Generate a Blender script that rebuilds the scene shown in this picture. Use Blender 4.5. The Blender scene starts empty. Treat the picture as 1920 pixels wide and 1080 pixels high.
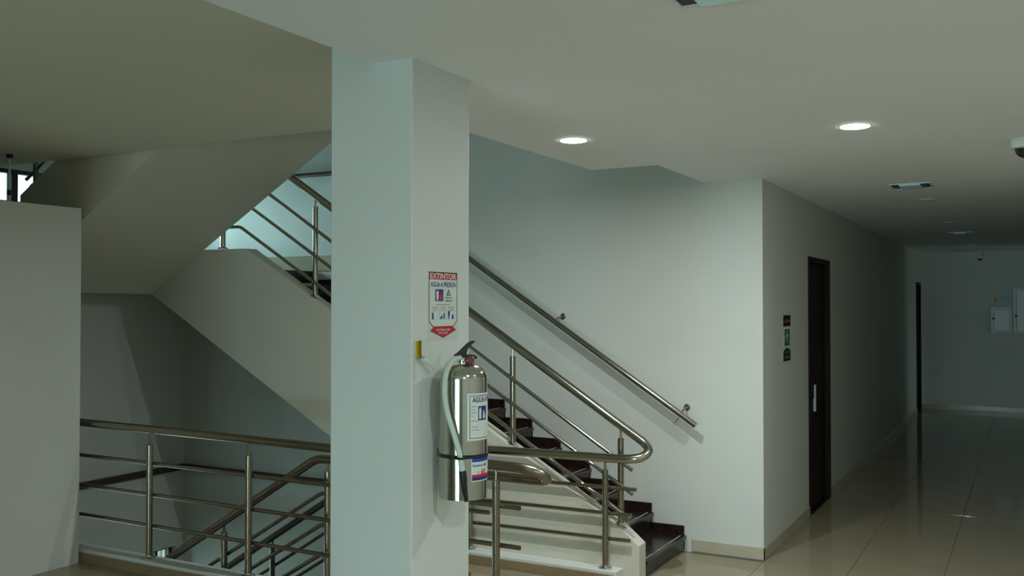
import bpy, bmesh, math, random
from mathutils import Vector, Matrix
random.seed(7)
sc = bpy.context.scene
COL = sc.collection
R = math.radians

# ------------------------------------------------------------------ camera
cd = bpy.data.cameras.new('camera')
cam = bpy.data.objects.new('camera', cd)
COL.objects.link(cam)
cam.location = (0, 0, 1.9)
cam.rotation_euler = (R(90 + 0.998), 0, R(28.584))
cd.sensor_width = 36.0
cd.lens = 1780 / 1920 * 36
cd.clip_start = 0.05
cd.clip_end = 200
sc.camera = cam

# ------------------------------------------------------------------ view, sky, window light
sc.view_settings.view_transform = 'Standard'
sc.view_settings.look = 'None'
sc.view_settings.gamma = 1.0
sc.view_settings.exposure = 0.68
sc.view_settings.use_curve_mapping = False
try:
    sc.cycles.max_bounces = 10
    sc.cycles.diffuse_bounces = 6
    sc.cycles.glossy_bounces = 5
    sc.cycles.transparent_max_bounces = 12
except Exception:
    pass

SKY = 1.1
world = bpy.data.worlds.new('sky')
sc.world = world
world.use_nodes = True
nt = world.node_tree
nt.nodes.clear()
wo = nt.nodes.new('ShaderNodeOutputWorld')
bg = nt.nodes.new('ShaderNodeBackground')
tc = nt.nodes.new('ShaderNodeTexCoord')
sp = nt.nodes.new('ShaderNodeSeparateXYZ')
rmp = nt.nodes.new('ShaderNodeValToRGB')
mr = nt.nodes.new('ShaderNodeMapRange')
mr.inputs['From Min'].default_value = -1
mr.inputs['From Max'].default_value = 1
nt.links.new(tc.outputs['Generated'], sp.inputs[0])
nt.links.new(sp.outputs['Z'], mr.inputs['Value'])
nt.links.new(mr.outputs[0], rmp.inputs[0])
e = rmp.color_ramp.elements
e[0].position = 0.0; e[0].color = (0.16, 0.20, 0.15, 1)
e[1].position = 1.0; e[1].color = (0.55, 0.86, 1.0, 1)
k = rmp.color_ramp.elements.new(0.49); k.color = (0.20, 0.26, 0.20, 1)
k = rmp.color_ramp.elements.new(0.52); k.color = (0.72, 0.97, 1.0, 1)
nt.links.new(rmp.outputs[0], bg.inputs[0])
bg.inputs[1].default_value = SKY
nt.links.new(bg.outputs[0], wo.inputs[0])

def area(name, loc, rot, sx, sy, power, color):
    l = bpy.data.lights.new(name, 'AREA')
    l.shape = 'RECTANGLE'; l.size = sx; l.size_y = sy
    l.energy = power; l.color = color
    o = bpy.data.objects.new(name, l)
    o.location = loc; o.rotation_euler = rot
    COL.objects.link(o)
    return o
DAY = (0.78, 0.98, 1.0)
# daylight standing in the window openings (outer side of the glass)
area('window_daylight', (-1.15, -7.28, 0.70), (R(90), 0, 0), 2.6, 1.36, 185, (0.70, 0.93, 1.0)).rotation_euler = (R(-90), 0, R(180))
area('upper_landing_daylight', (-8.06, 6.38, 2.84), (0, R(-90), 0), 0.9, 1.1, 46, (0.62, 0.93, 1.0))
area('lower_landing_daylight', (-8.06, 6.2, -1.2), (0, R(-90), 0), 1.05, 1.7, 15, (0.7, 0.95, 1.0))
area('corridor_end_daylight', (6.2, 17.9, 1.4), (0, R(90), 0), 2.0, 1.7, 7.5, (0.85, 0.98, 1.0))

# ------------------------------------------------------------------ materials
def mat(name, color, rough=0.6, metal=0.0, spec=0.5, noise=0.0, nscale=8.0, bump=0.0, bscale=60.0,
        emis=None, estr=0.0, stretch=None, coat=0.0):
    m = bpy.data.materials.new(name)
    m.use_nodes = True
    t = m.node_tree
    b = t.nodes['Principled BSDF']
    b.inputs['Roughness'].default_value = rough
    b.inputs['Metallic'].default_value = metal
    b.inputs['Specular IOR Level'].default_value = spec
    b.inputs['Base Color'].default_value = (*color, 1)
    if coat:
        b.inputs['Coat Weight'].default_value = coat
        b.inputs['Coat Roughness'].default_value = 0.05
    if emis:
        b.inputs['Emission Color'].default_value = (*emis, 1)
        b.inputs['Emission Strength'].default_value = estr
    if noise or bump:
        c = t.nodes.new('ShaderNodeTexCoord')
        mp = t.nodes.new('ShaderNodeMapping')
        t.links.new(c.outputs['Object'], mp.inputs[0])
        if stretch:
            mp.inputs['Scale'].default_value = stretch
    if noise:
        n = t.nodes.new('ShaderNodeTexNoise')
        n.inputs['Scale'].default_value = nscale
        n.inputs['Detail'].default_value = 5
        t.links.new(mp.outputs[0], n.inputs['Vector'])
        r = t.nodes.new('ShaderNodeValToRGB')
        r.color_ramp.elements[0].position = 0.3
        r.color_ramp.elements[1].position = 0.7
        r.color_ramp.elements[0].color = (*[max(0, x * (1 - noise)) for x in color], 1)
        r.color_ramp.elements[1].color = (*[min(1, x * (1 + noise)) for x in color], 1)
        t.links.new(n.outputs['Fac'], r.inputs[0])
        t.links.new(r.outputs[0], b.inputs['Base Color'])
    if bump:
        n2 = t.nodes.new('ShaderNodeTexNoise')
        n2.inputs['Scale'].default_value = bscale
        n2.inputs['Detail'].default_value = 3
        t.links.new(mp.outputs[0], n2.inputs['Vector'])
        bp = t.nodes.new('ShaderNodeBump')
        bp.inputs['Strength'].default_value = bump
        bp.inputs['Distance'].default_value = 0.004
        t.links.new(n2.outputs['Fac'], bp.inputs['Height'])
        t.links.new(bp.outputs[0], b.inputs['Normal'])
    return m

M = {}
M['wall'] = mat('white_wall_paint', (0.62, 0.64, 0.59), 0.55, spec=0.3, noise=0.03, nscale=1.3, bump=0.12, bscale=35)
M['column'] = mat('white_column_paint', (0.66, 0.70, 0.67), 0.5, spec=0.3, noise=0.025, nscale=1.5, bump=0.12, bscale=35)
M['ceiling'] = mat('ceiling_paint', (0.87, 0.89, 0.90), 0.7, spec=0.2, noise=0.02, nscale=1.0, bump=0.06, bscale=30)
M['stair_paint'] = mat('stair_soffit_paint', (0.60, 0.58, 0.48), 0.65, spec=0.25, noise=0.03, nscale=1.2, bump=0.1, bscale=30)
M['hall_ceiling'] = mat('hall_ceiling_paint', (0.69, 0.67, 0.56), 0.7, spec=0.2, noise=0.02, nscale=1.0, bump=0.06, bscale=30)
M['kerb_tile'] = mat('kerb_facing_tile', (0.27, 0.20, 0.11), 0.2, noise=0.08, nscale=4)
M['tile'] = mat('cream_porcelain_tile', (0.30, 0.26, 0.17), 0.08, spec=0.3, noise=0.05, nscale=2.5)
M['grout'] = mat('grout', (0.16, 0.14, 0.11), 0.8)
M['skirt'] = mat('cream_skirting_tile', (0.46, 0.42, 0.31), 0.15, noise=0.05, nscale=3)
M['granite'] = mat('dark_granite', (0.020, 0.010, 0.009), 0.22, spec=0.5, noise=0.55, nscale=60)
M['strip'] = mat('anti_slip_strip', (0.30, 0.29, 0.26), 0.7)
M['steel'] = mat('brushed_steel', (0.30, 0.265, 0.205), 0.27, metal=1.0, noise=0.07, nscale=30, stretch=(1, 1, 1))
M['steel_bright'] = mat('polished_steel', (0.50, 0.47, 0.39), 0.16, metal=1.0, noise=0.03, nscale=12, stretch=(1, 1, 0.1))
M['ext_steel'] = mat('stainless_cylinder', (0.52, 0.51, 0.44), 0.12, metal=1.0, noise=0.03, nscale=6, stretch=(1, 1, 0.1))
M['chrome'] = mat('chrome', (0.7, 0.7, 0.68), 0.1, metal=1.0)
M['brass'] = mat('yellow_zinc_plate', (0.55, 0.42, 0.05), 0.3, metal=0.8, noise=0.15, nscale=40)
M['black'] = mat('black_plastic', (0.012, 0.012, 0.012), 0.35)
M['gauge'] = mat('red_gauge', (0.16, 0.045, 0.035), 0.35)
M['hose'] = mat('milky_plastic_hose', (0.52, 0.60, 0.52), 0.35, spec=0.5, noise=0.04, nscale=20)
M['wood'] = mat('dark_stained_wood', (0.014, 0.006, 0.0045), 0.55, spec=0.2, noise=0.4, nscale=6, stretch=(6, 6, 0.6))
M['ledge'] = mat('dark_stained_ledge', (0.05, 0.03, 0.022), 0.5, noise=0.3, nscale=8)
M['paper'] = mat('white_sticker', (0.66, 0.74, 0.68), 0.35)
M['clear_film'] = mat('sticker_backing', (0.60, 0.66, 0.60), 0.3)
M['red'] = mat('red_print', (0.50, 0.018, 0.02), 0.4)
M['maroon'] = mat('maroon_print', (0.17, 0.02, 0.02), 0.4)
M['navy'] = mat('navy_print', (0.02, 0.02, 0.19), 0.4)
M['blue'] = mat('blue_print', (0.02, 0.06, 0.42), 0.4)
M['lightblue'] = mat('light_blue_print', (0.38, 0.50, 0.66), 0.4)
M['orange'] = mat('flame_print', (0.55, 0.04, 0.06), 0.4)
M['green'] = mat('green_print', (0.01, 0.13, 0.045), 0.4)
M['grey_print'] = mat('grey_print', (0.25, 0.27, 0.28), 0.5)
M['black_print'] = mat('black_print', (0.014, 0.012, 0.010), 0.6, spec=0.15)
M['yellow'] = mat('yellow_print', (0.65, 0.50, 0.02), 0.4)
M['teal'] = mat('teal_print', (0.15, 0.42, 0.45), 0.4)
M['white_plastic'] = mat('white_plastic', (0.72, 0.76, 0.73), 0.35)
M['cabinet'] = mat('pale_enamelled_steel', (0.68, 0.78, 0.76), 0.35)
M['dome'] = mat('smoked_dome', (0.015, 0.008, 0.008), 0.05, spec=0.8)
M['recess'] = mat('dark_recess', (0.012, 0.012, 0.012), 0.5)
M['tube'] = mat('unlit_lens_daylight_tint', (0.62, 0.92, 1.0), 0.25, spec=0.8)  # pale blue base colour stands in for daylight mirrored in the unlit lens
M['lamp'] = mat('lit_lamp', (1, 1, 1), 0.5, emis=(1.0, 0.96, 0.88), estr=8.0)
M['frame'] = mat('dark_window_frame', (0.03, 0.035, 0.035), 0.4, metal=0.4)

def glass_mat():
    m = bpy.data.materials.new('window_glass')
    m.use_nodes = True
    t = m.node_tree
    t.nodes.clear()
    o = t.nodes.new('ShaderNodeOutputMaterial')
    a = t.nodes.new('ShaderNodeBsdfTransparent'); a.inputs[0].default_value = (0.93, 0.98, 0.97, 1)
    g = t.nodes.new('ShaderNodeBsdfGlossy'); g.inputs['Roughness'].default_value = 0.02
    f = t.nodes.new('ShaderNodeFresnel'); f.inputs[0].default_value = 1.45
    mx = t.nodes.new('ShaderNodeMixShader')
    t.links.new(f.outputs[0], mx.inputs[0]); t.links.new(a.outputs[0], mx.inputs[1]); t.links.new(g.outputs[0], mx.inputs[2])
    t.links.new(mx.outputs[0], o.inputs[0])
    return m
M['glass'] = glass_mat()

# ------------------------------------------------------------------ helpers
def link(name, me, m, parent=None):
    o = bpy.data.objects.new(name, me)
    COL.objects.link(o)
    if m is not None:
        me.materials.append(M[m] if isinstance(m, str) else m)
    if parent is not None:
        o.parent = parent
        o.matrix_parent_inverse = Matrix.Translation(-Vector(parent.location))
    return o

def tomesh(name, bm, m, parent=None, smooth=False):
    bmesh.ops.recalc_face_normals(bm, faces=bm.faces[:])
    me = bpy.data.meshes.new(name)
    bm.to_mesh(me); bm.free()
    if smooth:
        for p in me.polygons: p.use_smooth = True
        me.set_sharp_from_angle(angle=R(32))
    return link(name, me, m, parent)

def bbox(bm, x0, x1, y0, y1, z0, z1, bev=0.0):
    r = bmesh.ops.create_cube(bm, size=1.0)
    vs = r['verts']
    for v in vs:
        v.co = Vector(((x0 + x1) / 2 + v.co.x * (x1 - x0), (y0 + y1) / 2 + v.co.y * (y1 - y0), (z0 + z1) / 2 + v.co.z * (z1 - z0)))
    if bev:
        es = list({ed for v in vs for ed in v.link_edges})
        bmesh.ops.bevel(bm, geom=es, offset=bev, segments=2, affect='EDGES', profile=0.5)

def boxes(name, lst, m, parent=None, bev=0.0):
    bm = bmesh.new()
    for b in lst: bbox(bm, *b, bev=bev)
    return tomesh(name, bm, m, parent)

def box(name, x0, x1, y0, y1, z0, z1, m, parent=None, bev=0.0):
    return boxes(name, [(x0, x1, y0, y1, z0, z1)], m, parent, bev)

def prism_bm(bm, pts, f0, f1):
    """pts 2-D outline; f0/f1 map (a,b) to the two 3-D caps"""
    a = [bm.verts.new(f0(*p)) for p in pts]
    b = [bm.verts.new(f1(*p)) for p in pts]
    bm.faces.new(a); bm.faces.new(b[::-1])
    n = len(pts)
    for i in range(n):
        bm.faces.new([a[i], b[i], b[(i + 1) % n], a[(i + 1) % n]])

def prism_xz(name, pts, y0, y1, m, parent=None, bev=0.0):
    bm = bmesh.new()
    prism_bm(bm, pts, lambda x, z: (x, y0, z), lambda x, z: (x, y1, z))
    if bev:
        bmesh.ops.bevel(bm, geom=bm.edges[:], offset=bev, segments=2, affect='EDGES', profile=0.5)
    return tomesh(name, bm, m, parent)

def sweep(bm, pts, r, n=14, cap=True):
    pts = [Vector(p) for p in pts]
    rings = []
    up = None
    for i, p in enumerate(pts):
        if i == 0: d = pts[1] - pts[0]
        elif i == len(pts) - 1: d = pts[-1] - pts[-2]
        else: d = (pts[i + 1] - p).normalized() + (p - pts[i - 1]).normalized()
        d.normalize()
        if up is None:
            up = Vector((0, 0, 1)) if abs(d.z) < 0.9 else Vector((1, 0, 0))
        s = d.cross(up).normalized()
        up = s.cross(d).normalized()
        k = r[i] if isinstance(r, (list, tuple)) else r
        rings.append([bm.verts.new(p + (s * math.cos(2 * math.pi * j / n) + up * math.sin(2 * math.pi * j / n)) * k) for j in range(n)])
    for a, b in zip(rings, rings[1:]):
        for j in range(n):
            bm.faces.new([a[j], a[(j + 1) % n], b[(j + 1) % n], b[j]])
    if cap:
        bm.faces.new(rings[0][::-1]); bm.faces.new(rings[-1])

def fillet(pts, rad=0.08, seg=7):
    pts = [Vector(p) for p in pts]
    out = [pts[0]]
    for i in range(1, len(pts) - 1):
        a, b, c = pts[i - 1], pts[i], pts[i + 1]
        l1, l2 = (a - b).length, (c - b).length
        k = min(rad, l1 * 0.48, l2 * 0.48)
        p0 = b + (a - b).normalized() * k
        p2 = b + (c - b).normalized() * k
        for s in range(seg + 1):
            t = s / seg
            out.append(p0 * (1 - t) ** 2 + b * 2 * t * (1 - t) + p2 * t * t)
    out.append(pts[-1])
    return out

def catmull(pts, seg=8):
    pts = [Vector(p) for p in pts]
    P = [pts[0] * 2 - pts[1]] + pts + [pts[-1] * 2 - pts[-2]]
    out = []
    for i in range(1, len(P) - 2):
        for s in range(seg):
            t = s / seg
            out.append(0.5 * ((2 * P[i]) + (P[i + 1] - P[i - 1]) * t + (2 * P[i - 1] - 5 * P[i] + 4 * P[i + 1] - P[i + 2]) * t * t + (3 * P[i] - P[i - 1] - 3 * P[i + 1] + P[i + 2]) * t ** 3))
    out.append(pts[-1])
    return out

def tube(name, pts, r, m='steel', parent=None, n=16, rad=None):
    bm = bmesh.new()
    sweep(bm, fillet(pts, rad) if rad else pts, r, n)
    return tomesh(name, bm, m, parent, smooth=True)

def lathe_bm(bm, prof, c, n=40):
    rings = []
    for r_, z in prof:
        rings.append([bm.verts.new((c[0] + r_ * math.cos(2 * math.pi * j / n), c[1] + r_ * math.sin(2 * math.pi * j / n), c[2] + z)) for j in range(n)])
    for a, b in zip(rings, rings[1:]):
        for j in range(n):
            bm.faces.new([a[j], a[(j + 1) % n], b[(j + 1) % n], b[j]])
    bm.faces.new(rings[0][::-1]); bm.faces.new(rings[-1])

def lathe(name, prof, c, m, parent=None, n=40):
    bm = bmesh.new(); lathe_bm(bm, prof, c, n)
    return tomesh(name, bm, m, parent, smooth=True)

def thing(name, label, cat, loc=(0, 0, 0), group=None):
    o = bpy.data.objects.new(name, None)
    o.empty_display_size = 0.1
    COL.objects.link(o)
    o.location = loc
    o['label'] = label; o['category'] = cat
    if group: o['group'] = group
    return o

def struct(o):
    o['kind'] = 'structure'
    return o

def text_outline(s, size, bold=0.0, width=None, align='CENTER'):
    """flat text as (verts2d, faces); width squeezes it to a given overall width"""
    cu = bpy.data.curves.new('t', 'FONT')
    cu.body = s; cu.size = size; cu.offset = bold * size; cu.align_x = 'LEFT'; cu.resolution_u = 3
    o = bpy.data.objects.new('t', cu)
    COL.objects.link(o)
    bpy.context.view_layer.update()
    me = bpy.data.meshes.new_from_object(o.evaluated_get(bpy.context.evaluated_depsgraph_get()))
    vs = [(v.co.x, v.co.y) for v in me.vertices]
    fs = [tuple(p.vertices) for p in me.polygons]
    bpy.data.objects.remove(o); bpy.data.curves.remove(cu); bpy.data.meshes.remove(me)
    if not vs: return [], []
    x0 = min(v[0] for v in vs); x1 = max(v[0] for v in vs)
    k = (width / (x1 - x0)) if width else 1.0
    w = (x1 - x0) * k
    off = {'CENTER': -w / 2, 'LEFT': 0, 'RIGHT': -w}[align]
    return [((v[0] - x0) * k + off, v[1]) for v in vs], fs

class Flat:
    """collects flat printed shapes in (u,v) and puts them on a surface through f(u,v,layer)"""
    def __init__(s, f): s.f = f; s.v = []; s.fc = []
    def poly(s, pts, layer=1):
        k = len(s.v); s.v += [s.f(u, v, layer) for u, v in pts]; s.fc.append(tuple(range(k, k + len(pts)))); return s
    def rect(s, u0, u1, v0, v1, layer=1, seg=1):
        for i in range(seg):
            a = u0 + (u1 - u0) * i / seg; b = u0 + (u1 - u0) * (i + 1) / seg
            s.poly([(a, v0), (b, v0), (b, v1), (a, v1)], layer)
        return s
    def line(s, pts, w, layer=1, closed=False):
        P = pts + [pts[0]] if closed else pts
        for (a, b), (c, d) in zip(P, P[1:]):
            L = math.hypot(c - a, d - b); nx, ny = -(d - b) / L * w / 2, (c - a) / L * w / 2
            tx, ty = (c - a) / L * w / 2, (d - b) / L * w / 2
            s.poly([(a - nx - tx, b - ny - ty), (c - nx + tx, d - ny + ty), (c + nx + tx, d + ny + ty), (a + nx - tx, b + ny - ty)], layer)
        return s
    def text(s, t, u, v, size, bold=0.0, width=None, layer=2, align='CENTER'):
        vs, fs = text_outline(t, size, bold, width, align)
        k = len(s.v); s.v += [s.f(u + a, v + b, layer) for a, b in vs]
        s.fc += [tuple(i + k for i in f) for f in fs]; return s
    def build(s, name, m, parent):
        me = bpy.data.meshes.new(name); me.from_pydata([tuple(x) for x in s.v], [], s.fc); me.update()
        return link(name, me, m, parent)

# ================================================================== SETTING
CZ = 2.843      # main ceiling
BZ = 3.0        # ceiling over the left part of the hall
YW = 7.13       # stair back wall
YA = 6.13       # near side of the up-going flight
XL = -7.8       # far left stair wall
XC = -1.75      # corridor wall
YE = 18.9       # corridor end wall

# floor base and tiles
fl = struct(boxes('floor', [(XL, 6.0, -7.0, 4.66, -0.30, -0.012), (-3.75, 6.0, 4.66, YW, -0.30, -0.012), (XC, 2.0, YW, 8.0, -0.30, -0.012), (XC, 0.45, 8.0, 16.95, -0.30, -0.012), (XC, 6.2, 16.95, YE, -0.30, -0.012)], 'grout'))
tile_bm = bmesh.new(); bbox(tile_bm, 0.0015, 0.5985, 0.0015, 0.5985, -0.012, 0.0, bev=0.0008)
tme = bpy.data.meshes.new('floor_tile'); bmesh.ops.recalc_face_normals(tile_bm, faces=tile_bm.faces[:]); tile_bm.to_mesh(tile_bm and tme); tile_bm.free()
tme.materials.append(M['tile'])
rest = bmesh.new()
X0, Y0 = -7.74, -6.9
X0 = -0.54 - 0.6 * 12
nt_ = 0
Y0 = 7.06 - 0.6 * 24
for i in range(24):
    for j in range(44):
        x, y = X0 + 0.6 * i, Y0 + 0.6 * j
        xa, xb = max(x, XL), min(x + 0.6, 2.0 if y < 7.6 else (0.45 if y < 16.3 else 6.2))
        ya, yb = max(y, -7.0), min(y + 0.6, YE)
        if y + 0.3 > YW: xa = max(xa, XC)
        elif y + 0.6 > YW: yb = yb if x > XC - 0.59 else YW; 
        if x < XC and yb > YW: yb = YW
        if xb <= -3.74 and yb > 4.66: yb = 4.66
        if xa < -3.75 < xb and yb > 4.66:
            if ya >= 4.66: xa = -3.75
        if xb - xa < 0.02 or yb - ya < 0.02: continue
        whole = xb - xa > 0.599 and yb - ya > 0.599
        cx, cy = (xa + xb) / 2, (ya + yb) / 2
        near = (-2.6 < cx < 0.75 and 5.0 < cy < 16.5 and cx < 0.75) or (-6.3 < cx < -4.7 and 3.9 < cy < 4.7)
        if near and nt_ < 280:
            nt_ += 1
            if whole:
                o = bpy.data.objects.new('tile', tme); COL.objects.link(o); o.parent = fl
                o.location = (x, y, 0)
            else:
                box('tile', xa + .0015, xb - .0015, ya + .0015, yb - .0015, -0.012, 0, 'tile', fl)
        else:
            bbox(rest, xa + .0015, xb - .0015, ya + .0015, yb - .0015, -0.012, 0)
ro = tomesh('further_tiles', rest, 'tile', fl); ro['kind'] = 'stuff'

# ceilings
struct(boxes('ceiling', [(-2.24, 2.2, -7.0, 3.4, CZ, 3.12), (-2.69, 2.2, 3.4, 6.10, CZ, 3.12), (-2.20, 2.2, 6.10, 16.95, CZ, 3.12), (XC - 0.2, 6.2, 16.95, YE + .2, CZ, 3.12)], 'ceiling'))
struct(boxes('ceiling_hall', [(XL, -2.24, -7.0, 3.4, BZ, 3.12), (XL, -2.69, 3.4, 4.68, BZ, 3.12)], 'hall_ceiling'))
struct(boxes('ceiling_stairwell', [(XL - 0.2, -2.0, 4.58, YW + 0.2, 6.0, 6.1)], 'ceiling'))

# walls
struct(boxes('wall_stair_back', [(XL - 0.2, XC - 0.2, YW, YW + 0.2, -4.5, 6.0)], 'wall'))
# corridor wall with two door openings
D1 = (8.78, 9.80, 2.335); D2 = (18.06, 18.80, 2.30)
struct(boxes('wall_corridor', [(XC - 0.2, XC, YW, D1[0], -.3, CZ), (XC - 0.2, XC, D1[1], D2[0], -.3, CZ), (XC - 0.2, XC, D2[1], YE + .2, -.3, CZ), (XC - 0.35, XC - 0.2, YW + .2, YE + .2, -.3, CZ), (XC - 0.2, XC, D1[0], D1[1], -.3, -.02), (XC - 0.2, XC, D2[0], D2[1], -.3, -.02),
     (XC - 0.2, XC, D1[0], D1[1], D1[2], CZ), (XC - 0.2, XC, D2[0], D2[1], D2[2], CZ)], 'wall'))
struct(boxes('wall_corridor_end', [(XC, 6.2, YE, YE + 0.2, -.3, CZ)], 'wall'))
struct(boxes('wall_right', [(2.0, 2.2, -7.0, 8.0, -.3, 3.12), (0.45, 2.2, 8.0, 16.95, -.3, CZ), (2.2, 6.2, 16.75, 16.95, -.3, CZ)], 'wall'))
def wall_with_window_x(name, x0, x1, ya, yb, za, zb, wins, m='wall'):
    """wall normal to X with rectangular openings (y0,y1,z0,z1), openings in separate z bands"""
    L = []
    z = za
    for (a, b, c, d) in sorted(wins, key=lambda w: w[2]):
        L.append((x0, x1, ya, yb, z, c)); L.append((x0, x1, ya, a, c, d)); L.append((x0, x1, b, yb, c, d)); z = d
    L.append((x0, x1, ya, yb, z, zb))
    return struct(boxes(name, L, m))
WU = (4.98, 6.95, 2.42, 3.09)
WL = (5.4, 7.03, -1.7, -0.60)
wall_with_window_x('wall_stair_left', XL - 0.2, XL, 4.58, YW, -4.5, 6.0, [WU, WL])
struct(box('wall_left', XL - 0.2, XL, -7.0, 4.58, -.3, 3.12, 'wall'))
struct(boxes('wall_stair_upper', [(XL, -2.0, 4.58, 4.68, 3.12, 6.0), (-2.1, -2.0, 4.68, YW, 3.12, 6.0)], 'wall'))
struct(boxes('wall_stair_lower', [(XL, -3.2, 4.56, 4.66, -4.5, -0.3), (-3.3, -3.2, 4.66, YW, -4.5, -0.3)], 'wall'))
struct(box('floor_lower', XL, -3.3, 4.66, YW, -4.55, -4.42, 'tile'))
# partition at the far left
struct(box('wall_partition', -6.36, -6.16, -7.0, 4.64, 0, 2.612, 'wall'))
struct(box('wall_light_blocker', -6.16, -5.0, 2.2, 2.35, -.3, BZ, 'wall'))  # unseen wall added to keep window light off the upper flight's side
# wall behind the camera: glazed front
FW = [(-2.5, -1.2), (-1.1, 0.2)]
L = [(XL, 6.0, -7.2, -7.0, -.3, 0.0), (XL, 6.0, -7.2, -7.0, 1.40, 3.12)]
xs = [XL] + [v for a in FW for v in a] + [6.0]
for a, b in zip(xs[::2], xs[1::2]): L.append((a, b, -7.2, -7.0, 0.0, 1.40))
struct(boxes('wall_front', L, 'wall'))
struct(boxes('wall_cross_corridor_end', [(6.2, 6.3, 16.75, YE + .2, 0, 0.35), (6.2, 6.3, 16.75, YE + .2, 2.5, CZ), (6.2, 6.3, 16.75, 17.0, 0.35, 2.5), (6.2, 6.3, 18.8, YE + .2, 0.35, 2.5)], 'wall'))

def window_frame_y(n, x0, x1, y, z0, z1):
    w = struct(boxes('window_%d' % n, [(x0, x1, y - .03, y + .03, z0, z0 + .05), (x0, x1, y - .03, y + .03, z1 - .05, z1), (x0, x0 + .05, y - .03, y + .03, z0, z1), (x1 - .05, x1, y - .03, y + .03, z0, z1), ((x0 + x1) / 2 - .025, (x0 + x1) / 2 + .025, y - .03, y + .03, z0, z1)], 'frame'))
    for a, b in ((x0 + .05, (x0 + x1) / 2 - .025), ((x0 + x1) / 2 + .025, x1 - .05)):
        box('pane', a, b, y - .003, y + .003, z0 + .05, z1 - .05, 'glass', w)
for i, (a, b) in enumerate(FW): window_frame_y(i + 3, a, b, -7.1, 0.0, 1.40)
def window_frame_x(n, x, y0, y1, z0, z1, mull, trans):
    L = [(x - .03, x + .03, y0, y1, z0, z0 + .04), (x - .03, x + .03, y0, y1, z1 - .03, z1), (x - .03, x + .03, y0, y0 + .04, z0, z1), (x - .03, x + .03, y1 - .04, y1, z0, z1)]
    for q, w_ in mull: L.append((x - .035, x + .035, q - w_ / 2, q + w_ / 2, z0, z1))
    for q in trans: L.append((x - .025, x + .025, y0, y1, q - .015, q + .015))
    w = struct(boxes('window_%d' % n, L, 'frame'))
    ys = [y0 + .04] + [v for q, w_ in mull for v in (q - w_ / 2, q + w_ / 2)] + [y1 - .04]
    zs = [z0 + .04] + [v for q in trans for v in (q - .015, q + .015)] + [z1 - .03]
    for a, b in zip(ys[::2], ys[1::2]):
        for c, d in zip(zs[::2], zs[1::2]):
            box('pane', x - .003, x + .003, a, b, c, d, 'glass', w)
window_frame_x(1, XL - 0.1, *WU, [(5.25, .06), (5.80, .05), (6.4, .05)], [2.80])
window_frame_x(2, XL - 0.1, *WL, [(5.95, .05), (6.62, .04), (6.83, .03)], [-0.82])
window_frame_x(7, 6.25, 17.0, 18.8, 0.35, 2.5, [(17.9, .05)], [])

# baseboards
struct(box('baseboard_stair', -2.30, XC + 0.012, YW - 0.012, YW, 0, 0.088, 'skirt', bev=0.002))
struct(boxes('baseboard_corridor', [(XC, XC + 0.012, YW - 0.012, D1[0], 0, 0.088), (XC, XC + 0.012, D1[1], D2[0], 0, 0.088), (XC, XC + .012, D2[1], YE, 0, .088)], 'skirt', bev=0.002))
struct(box('baseboard_end', XC + .012, 6.1, YE - 0.012, YE, 0, 0.088, 'skirt', bev=0.002))
struct(box('baseboard_upper_landing', XL, -5.8, YW - 0.012, YW, 2.222, 2.37, 'skirt', bev=0.002))

# low kerbs round the stair opening
def kerb(name, x0, x1, y0, y1, h, label):
    k_ = struct(box(name, x0, x1, y0, y1, 0, h, 'wall', bev=0.006))
    box('tile_facing', x0 + 0.01, x1 - 0.01, y0 - 0.012, y0, 0, h - 0.022, 'kerb_tile', k_, bev=0.002)
    return k_
kerb('trim_1', -6.70, -2.60, 4.66, 4.80, 0.095, '')
kerb('trim_2', -3.80, -2.47, 6.00, 6.129, 0.09, '')
# ledge running round the stairwell walls just above the floor line
struct(boxes('trim_3', [(XL + 0.0, -3.31, YW - 0.05, YW, 0.175, 0.235), (XL, XL + .05, 4.85, YW - 0.05, 0.18, 0.24)], 'ledge', bev=0.006))

# ================================================================== COLUMN
c = box('column', -2.453, -2.06, 2.987, 3.405, 0, BZ - 0.001, 'column', bev=0.004)
# ceiling slab edges stop on its faces
c['kind'] = 'structure'
c['label'] = 'white square column with the red extinguisher sign and steel extinguisher on its side'
c['name_note'] = ''
del c['name_note']

# ================================================================== STAIRCASES
RUN, RISE = 0.265, 0.15
def tread_z(n): return 0.12 + RISE * (n - 1)
def riser_x(n): return -2.36 - RUN * (n - 1)

st = thing('staircase', 'flight of dark granite steps rising along the white back wall behind the column', 'staircase', (-2.36, 6.6, 0))
prism_xz('stringer', [(-2.353, 0.0), (-2.353, 0.25), (-2.482, 0.355), (-5.97, 2.386), (-6.95, 2.393), (-6.95, 2.18), (XL + .002, 2.18), (XL + .002, 2.0), (-7.14, 2.0), (-3.565, 0.0)], YA, YA + 0.13, 'stair_paint', st, bev=0.004)
prism_xz('soffit', [(-2.42, 0.002), (-2.60, 0.02), (-6.05, 2.02), (-6.09, 2.19), (XL + .002, 2.19), (XL + .002, 2.0), (-7.14, 2.0), (-3.565, 0.002)], YA + 0.13, YW - 0.002, 'stair_paint', st)
for n in range(1, 15):
    x, z = riser_x(n), tread_z(n)
    zb = 0.0 if n == 1 else tread_z(n - 1)
    box('riser', x - 0.02, x, YA + 0.132, YW - 0.002, zb, z - 0.03, 'granite', st)
    t = box('tread', x - RUN - 0.0, x + 0.022, YA + 0.132, YW - 0.023, z - 0.03, z, 'granite', st, bev=0.004)
    box('anti_slip_strip', x - 0.022, x - 0.010, YA + 0.17, YW - 0.06, z, z + 0.0018, 'strip', t)
    box('skirting_block', x - RUN + 0.001, x, YW - 0.022, YW - 0.002, z - RISE + 0.03, z + 0.068, 'granite', st, bev=0.002)
n = 15
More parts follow.
